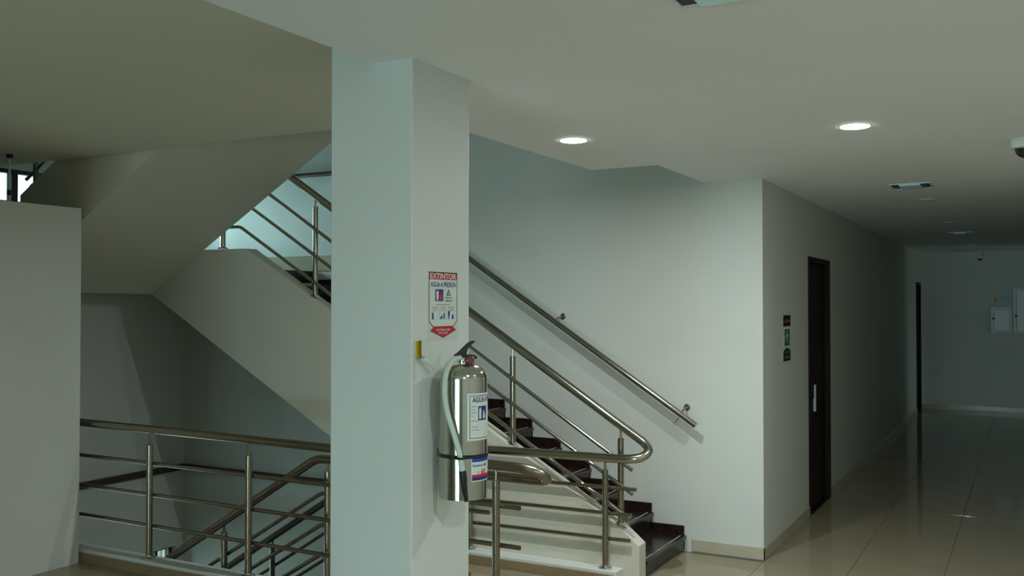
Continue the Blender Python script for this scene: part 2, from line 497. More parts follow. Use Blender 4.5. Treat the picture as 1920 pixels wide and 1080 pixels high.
box('riser', riser_x(n) - .02, riser_x(n), YA + .132, YW - .002, tread_z(14), tread_z(15) - .03, 'granite', st)
box('landing', XL + .002, riser_x(n) + .022, YA + .132, YW - .002, tread_z(15) - .03, tread_z(15), 'granite', st)

# upper return flight (rises towards the right, nearer the camera)
su = thing('staircase', 'underside of the upper flight crossing from the left landing towards the hall ceiling', 'staircase', (-6.9, 5.4, 2.2))
def sof(x): return 2.0 + 0.585 * (x + 7.14)
XT = -3.0
prism_xz('soffit', [(XL + .002, 2.0), (-7.14, 2.0), (XT, sof(XT)), (XT, sof(XT) + 0.28), (-6.95, sof(-6.95) + .1), (XL + .002, 2.19)], 4.7995, YA - 0.001, 'stair_paint', su)
for y0, y1 in ((4.70, 4.80), (6.029, 6.129)):
    if y0 < 5:
        prism_xz('kerb', [(XL + .002, 2.0), (-7.14, 2.0), (XT, sof(XT)), (XT, sof(XT) + 0.66), (-6.97, sof(-6.97) + 0.66), (-6.97, 2.19), (XL + .002, 2.19)], y0, y1, 'stair_paint', su)
for i in range(12):
    x = -6.72 + RUN * i; z = sof(x) + 0.46
    box('tread', x, x + RUN + .01, 4.803, 6.12, z - 0.175, z, 'granite', su)

# down-going flight below the hall floor
sd = thing('staircase', 'flight going down behind the left guard rail towards the lower landing', 'staircase', (-3.5, 5.4, 0))
def sdz(x): return 0.0 + 0.6 * (x + 3.55)
prism_xz('soffit', [(-3.5, -0.32), (-3.5, -0.16), (-7.15, -2.36), (XL + .002, -2.36), (XL + .002, -2.55), (-7.2, -2.55)], 4.68, YA - .05, 'stair_paint', sd)
for i in range(14):
    x = -3.75 - 0.245 * i; z = -0.155 * (i + 1)
    box('tread', x - 0.262, x + .02, 4.80, 6.0, z - 0.03, z, 'granite', sd)
    box('riser', x - .02, x, 4.80, 6.0, z, z + .125, 'granite', sd)
prism_xz('kerb', [(-3.5, -0.10), (-3.5, 0.0), (-7.15, -2.02), (-7.15, -2.32)], 5.98, 6.08, 'stair_paint', sd)
prism_xz('kerb', [(-3.5, -0.10), (-3.5, 0.0), (-7.15, -2.02), (-7.15, -2.32)], 4.81, 4.91, 'stair_paint', sd)

# ================================================================== RAILINGS
def post(parent, x, y, z0, ztop, zrail, r=0.022, tilt=0.0):
    """round post with a flange below and a thin rod up to the rail"""
    p = tube('post', [(x, y, z0 + 0.004), (x, y, ztop)], r, 'steel', parent, 18)
    bm = bmesh.new()
    lathe_bm(bm, [(0.046, 0.0), (0.047, 0.006), (0.040, 0.012), (r + 0.004, 0.016), (r + 0.002, 0.022)], (0, 0, 0), 24)
    bm.transform(Matrix.Translation((x, y, z0 + 0.002)) @ Matrix.Rotation(tilt, 4, 'Y'))
    f = tomesh('base_flange', bm, 'chrome', None, smooth=True); f.parent = p
    q = tube('rail_pin', [(x, y, ztop - 0.005), (x, y, zrail)], 0.008, 'steel', None, 10); q.parent = p
    return p
# parts are built in world space; parents sit at the world origin of their own empty
# --- guard on the near edge of the stairwell and its continuation down
g1 = thing('railing', 'steel guard rail on the kerb left of the column, turning down the lower flight', 'railing', (-4.5, 4.72, 0.095))
YL, YD = 4.72, 4.86
def hz(x): return 1.025 + (-6.2 - x) * 0.0145      # top rail
hl = [(-7.72, YL, 1.03), (-2.64, YL, 0.985)]
bend = catmull([(-2.62, YL, 0.985), (-2.50, YL, 0.98), (-2.425, YL + .02, 0.962), (-2.392, YL + .055, 0.935), (-2.405, YL + .10, 0.908), (-2.47, YD - .012, 0.896), (-2.60, YD, 0.893)], 6)
tube('handrail', [hl[0]] + [tuple(p) for p in bend] + [tuple(p) for p in fillet([(-2.62, YD, 0.893), (-4.10, YD, 0.893), (-7.0, YD, 0.893 - 0.605 * 2.9)], .06)][0:], 0.0285, 'steel', g1, 20)
for za, zb in ((0.770, 0.748), (0.548, 0.524), (0.328, 0.300)):
    tube('crossbar', [(-7.72, YL + .034, za + .003), (-2.538, YL + .034, zb)], 0.014, 'steel', g1, 12)
for x in (-7.36, -6.44, -5.51, -4.565, -3.62, -2.675):
    post(g1, x, YL, 0.095, 0.90, 0.985 + 0.0088 * (-2.6 - x), 0.0225)
for zk, xk, xe in ((0.665, -4.085, -2.82), (0.460, -4.085, -2.95), (0.283, -4.06, -2.95)):
    tube('crossbar', [(xe, YD + .03, zk + .003), (xk, YD + .03, zk), (-6.9, YD + .03, zk - 0.60 * (6.9 + xk))], 0.0135, 'steel', g1, 12, rad=.04)
for x in (-4.01, -4.925, -5.84, -6.7):
    zr = 0.893 - 0.605 * max(0, (-4.10 - x))
    zb = sdz(x) + 0.27 if x < -4.1 else 0.0
    post(g1, x, YD, -0.02 + 0.553 * (x + 3.5), zr - 0.075, zr, 0.0225, tilt=R(-30))

# --- guard of the up-going flight, returning along the low kerb in front of it
g2 = thing('railing', 'stainless steel stair guard with curved end beside the granite steps', 'railing', (-2.5, 6.15, 0.3))
YU, YR = 6.18, 6.06
bend2 = catmull([(-2.70, YU, 1.185), (-2.56, YU, 1.095), (-2.42, YU, 1.008), (-2.335, YU - .006, 0.955), (-2.292, YU - .03, 0.918), (-2.287, YU - .06, 0.890), (-2.325, YR + .02, 0.862), (-2.41, YR, 0.850), (-2.55, YR, 0.846)], 6)
hp = [(-6.6, YU, 3.30), (-6.17, YU, 3.30 + 0.0)] 
zs_ = 1.095 + 0.640 * (6.02 - 2.56)
up_ = fillet([(-6.62, YU, zs_), (-6.02, YU, zs_), (-2.70, YU, 1.185)], .08)
tube('handrail', [tuple(p) for p in up_[:-1]] + [tuple(p) for p in bend2] + [(-3.72, YR, 0.832)], 0.031, 'steel_bright', g2, 20)
yb = YU - 0.036
for (xr, zr, xl, zl, xf) in ((-2.403, 0.760, -6.10, 3.086, -6.5), (-2.403, 0.597, -6.08, 2.835, -6.5), (-2.423, 0.423, -6.055, 2.580, -6.32)):
    tube('crossbar', [(xr, yb, zr), (xl, yb, zl), (xf, yb, zl + .004)], 0.014, 'steel_bright', g2, 12, rad=.03)
for x in (-2.505, -3.36, -4.30, -5.24):
    zc = 0.355 + 0.5823 * (-2.482 - x)
    zr = 1.095 + 0.640 * (-2.56 - x)
    post(g2, x, YU, zc, zr - 0.09, zr, 0.0215, tilt=R(30))
post(g2, -6.296, YU, 2.393, 2.56, zs_, 0.0225)
for za, zb, xe in ((0.640, 0.627, -2.356), (0.462, 0.452, -2.395), (0.288, 0.277, -2.403)):
    tube('crossbar', [(-3.72, YR + .034, zb), (xe, YR + .034, za)], 0.0135, 'steel', g2, 12)
post(g2, -2.572, YR, 0.09, 0.765, 0.845, 0.0215)
post(g2, -3.655, YR, 0.09, 0.752, 0.832, 0.0215)

# --- far guard of the down-going flight
g3 = thing('railing', 'darker steel guard on the far side of the lower flight, behind the left guard', 'railing', (-5.0, 6.03, -0.5))
YF = 6.03
def fz(x): return 0.329 + 0.620 * (x + 4.962)
tube('handrail', [(-3.75, YF, fz(-4.1)), (-4.1, YF, fz(-4.1)), (-7.0, YF, fz(-7.0))], 0.0285, 'steel', g3, 18, rad=.06)
for d in (0.238, 0.45, 0.66):
    tube('crossbar', [(-3.75, YF + .034, fz(-4.1) - d), (-4.1, YF + .034, fz(-4.1) - d), (-6.9, YF + .034, fz(-6.9) - d)], 0.0135, 'steel', g3, 12, rad=.04)
for x in (-4.65, -5.56, -6.47):
    post(g3, x, YF, 0.553 * (x + 3.5) - .0, fz(x) - 0.07, fz(x), 0.0215, tilt=R(-30))

# --- guard of the upper return flight, seen against the far window
g4 = thing('railing', 'dark guard rail of the upper flight silhouetted against the far left window', 'railing', (-6.5, 4.75, 2.8))
YB_ = 4.75
def bz(x): return sof(x) + 0.66
for d, r_ in ((0.13, .0135), (0.36, .0135), (0.59, .0135), (0.86, .0285)):
    tube('crossbar' if r_ < .02 else 'handrail', [(-6.97, YB_, bz(-6.97) + d), (-3.2, YB_, bz(-3.2) + d)], r_, 'steel', g4, 12)
for x in (-6.85, -5.9, -4.95, -4.0):
    post(g4, x, YB_, bz(x), bz(x) + 0.78, bz(x) + 0.86, 0.0215, tilt=R(-30))

# --- wall handrails
g = thing('handrail', 'steel handrail fixed to the white wall beside the granite steps, level at the landing', 'handrail', (-2.223, 6.99, 0.984))
RK = (-5.50, 6.99, 3.130)
tube('rail', [(-2.223, 6.99, 0.984), RK, (-7.7, 6.99, 3.130)], 0.0245, 'steel_bright', g, 20, rad=.06)
for t in (0.035, 0.36, 0.68, 0.96, 1.3, 1.6):
    q = Vector((-2.223, 6.99, 0.984)).lerp(Vector(RK), min(t, 1.0))
    if t > 1: q.x -= (t - 1) * 3.0
    b = tube('bracket', [(q.x, q.y + .01, q.z - 0.015), (q.x, q.y + 0.02, q.z + 0.03), (q.x, YW - 0.001, q.z + 0.045)], 0.008, 'steel', g, 10, rad=.02)
    bm = bmesh.new(); lathe_bm(bm, [(0.026, 0), (0.026, 0.004), (0.02, 0.008)], (0, 0, 0), 20)
    bm.transform(Matrix.Translation((q.x, YW, q.z + 0.045)) @ Matrix.Rotation(R(90), 4, 'X'))
    f = tomesh('wall_plate', bm, 'steel', None, smooth=True); f.parent = b

# thin pipe hanging at far left
pp = thing('ceiling_pipe', 'thin pale vertical pipe with dark ceiling flange above the low partition', 'pipe', (-6.55, 4.3, 3.0))
tube('pipe', [(-6.55, 4.33, 0.0), (-6.55, 4.33, 2.995)], 0.008, 'white_plastic', pp, 12)
lathe('flange', [(0.012, -0.03), (0.022, -0.02), (0.022, 0.0)], (-6.55, 4.33, BZ), 'black', pp, 20)
lathe('coupling', [(0.009, -0.02), (0.014, -0.015), (0.014, 0.015), (0.009, 0.02)], (-6.55, 4.33, 2.72), 'black', pp, 16)

# ================================================================== DOORS
def door(n, y0, y1, h, handle=True):
    x = XC
    d = struct(boxes('door_%d' % n, [(x - 0.19, x + 0.012, y0, y0 + 0.05, 0, h), (x - 0.19, x + 0.012, y1 - 0.05, y1, 0, h), (x - 0.19, x + 0.012, y0 + .05, y1 - .05, h - 0.05, h)], 'wood', bev=0.003))
    box('threshold', x - 0.19, x, y0 + .001, y1 - .001, -0.02, 0.002, 'granite', d)
    leaf = box('leaf', x - 0.075, x - 0.035, y0 + 0.052, y1 - 0.052, 0.008, h - 0.052, 'wood', d, bev=0.003)
    w = (y1 - y0 - 0.104)
    for z0, z1 in ((0.18, 0.85), (1.02, 1.55), (1.7, 2.12)):
        box('panel', x - 0.036, x - 0.026, y0 + 0.052 + w * 0.16, y0 + 0.052 + w * 0.84, z0, z1, 'wood', leaf, bev=0.004)
    if handle:
        h1 = box('escutcheon', x - 0.034, x - 0.012, y0 + 0.39, y0 + 0.415, 0.90, 1.15, 'white_plastic', d, bev=0.002)
        lathe('lock', [(0.012, 0), (0.012, 0.006)], (0, 0, 0), 'brass', d, 14).data.transform(Matrix.Translation((x - 0.035, y0 + 0.47, 1.03)) @ Matrix.Rotation(R(90), 4, 'Y'))
        box('lock_plate', x - .035, x - .030, y0 + .055, y0 + .08, 2.0, 2.08, 'brass', d)
    return d
door(1, *D1)
door(2, *D2, handle=False)

# ================================================================== EXTINGUISHER SIGN
XS = -2.06
sg = thing('extinguisher_sign', 'red and white EXTINTOR sticker with down-pointing red arrow on the column side', 'sign', (XS, 3.203, 1.9))
SW, SU0, SZ = 0.208, 3.099, 2.029
def fs(u, v, l): return (XS + 0.0018 + 0.0004 * l, SU0 + u, SZ + v)
box('backing_sheet', XS + 0.0002, XS + 0.0012, SU0 - 0.004, SU0 + SW + 0.006, SZ - 0.272, SZ + 0.002, 'clear_film', sg)
W_, Hh = SW, 0.243
out = [(0.0, 0.0), (W_, 0.0), (W_, -0.196), (W_ - 0.03, -0.219), (0.03, -0.219), (0.0, -0.196)]
Flat(fs).poly(out, 0).build('panel', 'paper', sg)
Flat(fs).line([(.002, -.002), (W_ - .002, -.002), (W_ - .002, -0.195), (W_ - 0.032, -0.217), (0.032, -0.217), (.002, -0.195)], 0.0034, 1, True).build('border', 'maroon', sg)
Flat(fs).rect(0.002, W_ - 0.002, -0.030, -0.001, 1).build('header_band', 'red', sg)
Flat(fs).text('EXTINTOR', W_ / 2, -0.0262, 0.031, 0.020, W_ - 0.016).build('header_lettering', 'paper', sg)
Flat(fs).text('AGUA A PRESION', W_ / 2, -0.0585, 0.0275, 0.010, W_ - 0.024).build('type_lettering', 'navy', sg)
Flat(fs).rect(0.043, 0.106, -0.118, -0.066, 1).build('pictogram_field', 'lightblue', sg)
Flat(fs).rect(0.047, 0.102, -0.114, -0.069, 2).build('pictogram_ground', 'navy', sg)
Flat(fs).poly([(0.052, -0.080), (0.056, -0.076), (0.066, -0.076), (0.070, -0.080), (0.069, -0.1), (0.066, -0.112), (0.056, -0.112), (0.053, -0.1)], 3).build('extinguisher_figure', 'paper', sg)
Flat(fs).poly([(0.076, -0.110), (0.074, -0.098), (0.080, -0.092), (0.083, -0.082), (0.085, -0.074), (0.089, -0.086), (0.094, -0.094), (0.097, -0.101), (0.095, -0.110)], 3).rect(0.053, 0.069, -0.0765, -0.0705, 3).build('flame_figure', 'orange', sg)
Flat(fs).poly([(0.127, -0.094), (0.143, -0.066), (0.159, -0.094)], 1).build('class_triangle', 'green', sg)
Flat(fs).text('A', 0.143, -0.0915, 0.018, 0.02).build('class_letter', 'paper', sg)
Flat(fs).text('PAPEL TELA', 0.143, -0.1045, 0.0085, 0.01, 0.05).text('Y MADERA', 0.143, -0.117, 0.0085, 0.01, 0.056).build('class_lettering', 'black_print', sg)
Flat(fs).text('INSTRUCCIONES DE USO', W_ / 2, -0.1315, 0.006, 0.01, 0.10).build('instruction_heading', 'red', sg)
cap_ = Flat(fs)
for u_, a_, b_ in ((0.047, 'HALE EL', 'PASADOR'), (0.104, 'APUNTE A', 'LA BASE'), (0.161, 'PRESIONE', 'LA MANIJA')):
    cap_.text(a_, u_, -0.1425, 0.0062, 0.01, 0.044).text(b_, u_, -0.1510, 0.0062, 0.01, 0.04)
cap_.build('caption_lettering', 'grey_print', sg)
pf = Flat(fs)
for u_ in (0.047, 0.104, 0.161):
    pf.line([(u_ - .026, -.155), (u_ + .026, -.155), (u_ + .026, -.188), (u_ - .026, -.188)], 0.0012, 1, True)
pf.build('picture_frames', 'lightblue', sg)
Flat(fs).poly([(0.023, -0.187), (0.022, -0.166), (0.027, -0.158), (0.033, -0.166), (0.034, -0.187)], 2).build('green_bottle_figure', 'green', sg)
fg = Flat(fs)
fg.poly([(0.081, -0.186), (0.084, -0.179), (0.094, -0.172), (0.098, -0.174), (0.093, -0.187)], 2)
fg.poly([(0.106, -0.186), (0.105, -0.170), (0.109, -0.162), (0.114, -0.166), (0.114, -0.186)], 2)
fg.poly([(0.138, -0.156), (0.153, -0.156), (0.150, -0.176), (0.147, -0.187), (0.142, -0.187), (0.141, -0.17)], 2)
fg.poly([(0.166, -0.184), (0.170, -0.172), (0.176, -0.164), (0.179, -0.172), (0.180, -0.186), (0.172, -0.188)], 2)
fg.build('pictures', 'navy', sg)
Flat(fs).poly([(0.008, -0.2325), (0.036, -0.2165), (W_ - 0.036, -0.2165), (W_ - 0.008, -0.2325), (W_ / 2, -0.262)], 2).build('arrow', 'red', sg)
Flat(fs).text('MANTENGA LIBRE', W_ / 2, -0.2335, 0.0115, 0.015, 0.098, 3).text('ESTE LUGAR', W_ / 2, -0.2455, 0.0105, 0.015, 0.066, 3).build('arrow_lettering', 'paper', sg)

# ================================================================== FIRE EXTINGUISHER
EX, EY, ER = -1.946, 3.172, 0.0955
ex = thing('fire_extinguisher', 'stainless steel water fire extinguisher strapped to the column side, milky hose and black lever', 'fire extinguisher', (EX, EY, 1.15))
prof = [(0.086, 1.153), (0.0945, 1.153), (0.0945, 1.154), (0.0945, 1.230), (0.0945, 1.232), (0.0955, 1.2325), (0.0955, 1.2345), (0.0955, 1.605), (0.0955, 1.607), (0.0970, 1.6075), (0.0970, 1.6085), (0.0970, 1.614), (0.0970, 1.615), (0.0947, 1.6155)]
for i in range(1, 10):
    a = i / 9 * math.pi / 2
    prof.append((0.024 + 0.0705 * math.cos(a), 1.618 + 0.052 * math.sin(a)))
lathe('cylinder', prof, (EX, EY, 0), 'ext_steel', ex, 64)
fdir = Vector((-EX, -EY, 0)).normalized()        # towards the hall
ldir = Vector((-fdir.y, fdir.x, 0)); ldir = -ldir if ldir.x < 0 else ldir
def ep(t, s, z): return Vector((EX, EY, 0)) + ldir * t + fdir * s + Vector((0, 0, z))
lathe('valve', [(0.020, 1.665), (0.024, 1.668), (0.024, 1.676), (0.0185, 1.680), (0.0185, 1.693), (0.012, 1.697)], (EX, EY, 0), 'chrome', ex, 28)
def elev(name, pts, w, m):
    bm = bmesh.new()
    prism_bm(bm, pts, lambda t, z: ep(t, -w, z), lambda t, z: ep(t, w, z))
    bmesh.ops.bevel(bm, geom=bm.edges[:], offset=0.0015, segments=2, affect='EDGES', profile=0.5)
    return tomesh(name, bm, m, ex)
elev('squeeze_lever', [(-.037,1.700),(-.022,1.699),(-.022,1.6945),(.014,1.6945),(.013,1.712),(.018,1.728),(.030,1.742),(.046,1.753),(.048,1.757),(.042,1.760),(.026,1.757),(.010,1.745),(-.008,1.727),(-.024,1.709),(-.037,1.703)], 0.010, 'black')
elev('carry_handle', [(-0.018, 1.706), (-0.018, 1.690), (0.028, 1.690), (0.047, 1.688), (0.056, 1.690), (0.056, 1.696), (0.046, 1.703), (0.030, 1.705)], 0.011, 'black')
bm = bmesh.new(); lathe_bm(bm, [(0.002, 0), (0.0165, 0.001), (0.017, 0.014), (0.013, 0.017), (0.011, 0.0155)], (0, 0, 0), 28)
rot = Vector((0, 0, 1)).rotation_difference((fdir + ldir * 0.5).normalized()).to_matrix().to_4x4()
bm.transform(Matrix.Translation(ep(0.023, 0.014, 1.684)) @ rot); tomesh('pressure_gauge', bm, 'gauge', ex, smooth=True)
def hz_(y): return 1.615 - (y - 708) / 480.0
hose = [(-0.0104, 0.020, 1.6925), (-0.0354, 0.045, 1.6863), (-0.0542, 0.070, 1.6655), (-0.0667, 0.093, 1.6283), (-0.0698, 0.096, 1.5579), (-0.0604, 0.100, 1.4937), (-0.0396, 0.106, 1.4254), (-0.0208, 0.113, 1.3633), (-0.0083, 0.117, 1.3094), (-0.0021, 0.117, 1.2680)]
tube('hose', [tuple(ep(*p)) for p in catmull(hose, 5)], 0.0108, 'hose', ex, 16)
nz = [tuple(ep(*p)) for p in ((-0.003, 0.117, 1.272), (0.001, 0.116, 1.250), (0.006, 0.114, 1.20), (0.013, 0.111, 1.155))]
bm = bmesh.new(); sweep(bm, nz, [0.0135, 0.0145, 0.011, 0.008], 16); tomesh('nozzle', bm, 'black', ex, smooth=True)
lathe('strap', [(0.0958, 1.312), (0.0990, 1.312), (0.0990, 1.326), (0.0958, 1.326)], (EX, EY, 0), 'black', ex, 56)
box('strap_bracket', XS, XS + 0.022, EY - 0.012, EY + 0.012, 1.305, 1.334, 'steel', ex, bev=0.002)
hb = elev('hose_clip', [(-0.012, 1.310), (0.012, 1.310), (0.012, 1.328), (-0.012, 1.328)], 0.002, 'black')
bm = bmesh.new(); sweep(bm, [tuple(ep(-0.034, 0.098, 1.319)), tuple(ep(-0.030, 0.120, 1.319)), tuple(ep(-0.012, 0.134, 1.319)), tuple(ep(0.006, 0.120, 1.319)), tuple(ep(0.010, 0.098, 1.319))], 0.0045, 8)
bpy.data.objects.remove(hb)
tomesh('hose_clip', bm, 'black', ex, smooth=True)
# curved labels
th0 = math.atan2(fdir.y, fdir.x)
sgn = 1.0 if ldir.dot(Vector((-math.sin(th0), math.cos(th0), 0))) > 0 else -1.0
def wrap(a0, ztop):
    def f(u, v, l):
        a = th0 + sgn * (R(a0) + u / ER)
        r_ = ER + 0.0006 + 0.0003 * l
        return (EX + r_ * math.cos(a), EY + r_ * math.sin(a), ztop + v)
    return f
w1 = wrap(9.5, 1.560)
def densify(F, u0, u1, v0, v1, l): F.rect(u0, u1, v0, v1, l, seg=max(1, int(abs(u1 - u0) / 0.008)))
F = Flat(w1); densify(F, 0, 0.2, -0.180, 0, 0); F.build('main_label', 'paper', ex)
F = Flat(w1)
for (a, b, c_, d_) in ((0.010, 0.190, -0.0105, -0.008), (0.010, 0.190, -0.172, -0.1695)): densify(F, a, b, c_, d_, 1)
F.rect(0.009, 0.0115, -0.172, -0.008, 1).rect(0.1885, 0.191, -0.172, -0.008, 1); F.build('main_label_border', 'maroon', ex)
Flat(w1).text('AGUA A PRESION', 0.020, -0.034, 0.0285, 0.02, 0.165, 2, 'LEFT').build('main_label_title', 'navy', ex)
F = Flat(w1); densify(F, 0.046, 0.094, -0.104, -0.050, 1); F.build('main_label_pictogram', 'navy', ex)
Flat(w1).rect(0.050, 0.062, -0.098, -0.060, 2).rect(0.052, 0.060, -0.059, -0.055, 2).poly([(0.070, -0.098), (0.074, -0.062), (0.084, -0.080), (0.086, -0.098)], 2).build('main_label_figures', 'paper', ex)
F = Flat(w1)
for i, (s_, wd) in enumerate((('CLASE A', .022), ('PAPEL', .018), ('MADERA', .022), ('TELA', .016))): F.text(s_, 0.016, -0.052 - 0.012 * i, 0.0065, 0.01, wd, 2, 'LEFT')
F.text('CONTENIDO', 0.016, -0.130, 0.0065, 0.01, .03, 2, 'LEFT').text('2.5 GALONES', 0.016, -0.141, 0.0065, 0.01, .034, 2, 'LEFT'); F.build('main_label_small_print', 'grey_print', ex)
Flat(w1).text('PRECAUCION', 0.016, -0.108, 0.0065, 0.01, .028, 2, 'LEFT').build('main_label_warning', 'red', ex)
w2 = wrap(19, 1.322)
F = Flat(w2); densify(F, 0, 0.11, -0.098, 0.0, 0); F.build('dealer_label', 'paper', ex)
F = Flat(w2); densify(F, 0.003, 0.107, -0.024, -0.002, 1); F.build('dealer_label_blue_band', 'blue', ex)
F = Flat(w2); F.text('Extintores', 0.006, -0.042, 0.0145, 0.01, 0.05, 2, 'LEFT').text('A&C', 0.060, -0.042, 0.0145, 0.02, 0.02, 2, 'LEFT'); F.build('dealer_label_lettering', 'navy', ex)
F = Flat(w2); densify(F, 0.003, 0.107, -0.090, -0.072, 1); F.rect(0.030, 0.050, -0.072, -0.060, 1).rect(0.050, 0.068, -0.072, -0.052, 1).rect(0.068, 0.107, -0.072, -0.050, 1); F.build('dealer_label_red_picture', 'red', ex)
F = Flat(w2); densify(F, 0.003, 0.107, -0.094, -0.083, 2); F.build('dealer_label_lower_band', 'navy', ex)

# hanger
hg = thing('wall_hanger', 'yellow metal hanging hook screwed to the column just above the extinguisher', 'hook', (XS, 3.02, 1.73))
boxes('plate', [(XS + .0005, XS + 0.003, 3.010, 3.034, 1.700, 1.762)], 'brass', hg, bev=0.0006)
boxes('rib', [(XS + 0.003, XS + 0.012, 3.010, 3.013, 1.700, 1.762), (XS + 0.003, XS + 0.012, 3.031, 3.034, 1.700, 1.762)], 'brass', hg)
boxes('arm', [(XS + 0.003, XS + 0.030, 3.012, 3.032, 1.697, 1.700)], 'brass', hg)

bm = bmesh.new(); sweep(bm, [(XS + .014, 3.024, 1.696), (XS + .030, 3.045, 1.680), (XS + .05, 3.075, 1.655)], [0.013, 0.010, 0.006], 14)
tomesh('plastic_cone', bm, 'hose', hg, smooth=True)

# ================================================================== CORRIDOR SIGNS
def fc(y0, z0):
    return lambda u, v, l: (XC + 0.0022 + 0.0006 * l, y0 + u, z0 + v)
s1 = thing('door_sign', 'small black plate above the green exit sign by the first dark door', 'sign', (XC, 7.92, 1.78))
box('plate', XC + .0005, XC + 0.002, 7.80, 8.055, 1.722, 1.812, 'black_print', s1)
Flat(fc(7.80, 1.722)).text('OFICINA', 0.127, 0.030, 0.036, 0.01, 0.20).build('lettering', 'grey_print', s1)
s2 = thing('exit_sign', 'green emergency exit sign with white running figure and arrow on corridor wall', 'sign', (XC, 7.92, 1.64))
box('plate', XC + .0005, XC + 0.002, 7.825, 8.03, 1.556, 1.705, 'paper', s2)
Flat(fc(7.825, 1.556)).rect(0.008, 0.197, 0.006, 0.143, 0).build('green_field', 'green', s2)
F = Flat(fc(7.825, 1.556))
F.rect(0.084, 0.104, 0.112, 0.130, 1).poly([(0.075, 0.108), (0.11, 0.108), (0.118, 0.075), (0.085, 0.070)], 1).line([(0.10, 0.074), (0.132, 0.055), (0.128, 0.028)], 0.011, 1).line([(0.092, 0.074), (0.078, 0.045), (0.05, 0.038)], 0.011, 1).line([(0.11, 0.1), (0.14, 0.085)], 0.009, 1).line([(0.078, 0.1), (0.058, 0.078)], 0.009, 1).poly([(0.015, 0.075), (0.04, 0.092), (0.04, 0.058)], 1)
F.build('running_figure', 'paper', s2)
s3 = thing('door_sign', 'small dark plate with arched top below the green exit sign', 'sign', (XC, 7.92, 1.49))
bm = bmesh.new()
arc = [(7.80, 1.438), (8.055, 1.438)] + [(7.9275 + 0.1275 * math.cos(a), 1.505 + 0.038 * math.sin(a)) for a in [i * math.pi / 10 for i in range(11)]]
prism_bm(bm, arc, lambda y, z: (XC + .0005, y, z), lambda y, z: (XC + 0.002, y, z)); tomesh('plate', bm, 'black_print', s3)
Flat(fc(7.80, 1.438)).text('RUTA DE', 0.127, 0.062, 0.030, 0.01, 0.15).text('EVACUACION', 0.127, 0.022, 0.030, 0.01, 0.2).build('lettering', 'grey_print', s3)

# ================================================================== CEILING LAMPS
def downlight(x, y, lit, label):
    g = thing('downlight', label, 'ceiling light', (x, y, CZ), 'round ceiling downlights' if not lit else None)
    lathe('trim_ring', [(0.076, -0.004), (0.082, -0.002), (0.082, -0.0002)], (x, y, CZ), 'white_plastic', g, 36)
    lathe('diffuser', [(0.073, -0.008), (0.0755, -0.006), (0.0755, -0.004)], (x, y, CZ), 'lamp' if lit else 'white_plastic', g, 36)
    if lit:
        l = bpy.data.lights.new('downlight_beam', 'AREA')
        l.shape = 'DISK'; l.size = 0.05; l.energy = lit; l.color = (0.91, 0.985, 1.0)
        o = bpy.data.objects.new('downlight_beam', l); o.location = (0, 0, -0.012); o.parent = g; COL.objects.link(o)
    return g
downlight(-2.285, 4.93, 25, 'lit round downlight nearest the column, above the granite steps')
downlight(-0.80, 5.25, 19, 'lit round downlight to the right, in front of the corridor mouth')
downlight(0.30, 1.60, 20, 'lit round downlight in the hall ceiling behind the top edge of the photo')
downlight(1.15, 3.20, 7, 'lit round downlight in the hall ceiling off to the right of the photo')
downlight(1.15, -0.90, 19, 'lit round downlight in the hall ceiling behind the camera')
downlight(-0.79, 9.26, 0, 'unlit round downlight in the dim corridor ceiling beyond the first vent lamp')
downlight(-0.79, 11.97, 0, 'unlit round downlight just before the farther fluorescent fitting')
def fitting(x, y, label):
    g = thing('fluorescent_fitting', label, 'ceiling light', (x, y, CZ))
    w, d = 0.15, 0.16
    boxes('frame', [(x - w, x + w, y - d, y - d + .012, CZ - .008, CZ), (x - w, x + w, y + d - .012, y + d, CZ - .008, CZ), (x - w, x - w + .012, y - d + .012, y + d - .012, CZ - .008, CZ), (x + w - .012, x + w, y - d + .012, y + d - .012, CZ - .008, CZ)], 'white_plastic', g)
    boxes('dark_reflector', [(x - w + .012, x + w - .012, y - d + .012, y + d - .012, CZ - .003, CZ - .001)], 'recess', g)
    box('diffuser', x - 0.078, x + 0.078, y - d + .016, y + d - .016, CZ - .018, CZ - .003, 'tube', g, bev=.004)
    for s_ in (-1, 1):
        box('lamp_holder', x + s_ * 0.10 - .02, x + s_ * 0.10 + .02, y - .05, y - .02, CZ - .02, CZ - .003, 'black', g)
        box('lamp_holder', x + s_ * 0.10 - .012, x + s_ * 0.10 + .012, y + .03, y + .05, CZ - .016, CZ - .003, 'black', g)
    return g
fitting(-0.812, 2.72, 'unlit fluorescent fitting cut off at the top edge of the photo')
fitting(-0.812, 8.10, 'unlit fluorescent fitting with pale blue centre, nearer one in the corridor')
fitting(-0.79, 13.77, 'unlit fluorescent fitting with pale blue centre, farther one in the corridor')

# dome cameras
def dome(x, y, z, k, label, drop=0.0):
    g = thing('dome_camera', label, 'security camera', (x, y, z))
    if drop:
        lathe('stem', [(0.012, -drop - .01), (0.012, 0)], (x, y, z), 'white_plastic', g, 16)
        lathe('mount', [(0.03, -0.012), (0.035, 0)], (x, y, z), 'white_plastic', g, 20)
    z2 = z - drop
    lathe('housing', [(0.062 * k, -0.055 * k), (0.080 * k, -0.05 * k), (0.088 * k, -0.02 * k), (0.088 * k, 0)], (x, y, z2), 'white_plastic', g, 36)
    pr = [(0.062 * k * math.cos(a), -0.055 * k - 0.055 * k * math.sin(a)) for a in [i * math.pi / 2 / 8 for i in range(8)]] + [(0.001, -0.110 * k)]
    lathe('dome', pr[::-1], (x, y, z2), 'dome', g, 32)
    lathe('collar', [(0.064 * k, -0.058 * k), (0.067 * k, -0.056 * k), (0.067 * k, -0.052 * k)], (x, y, z2), 'chrome', g, 32)
    return g
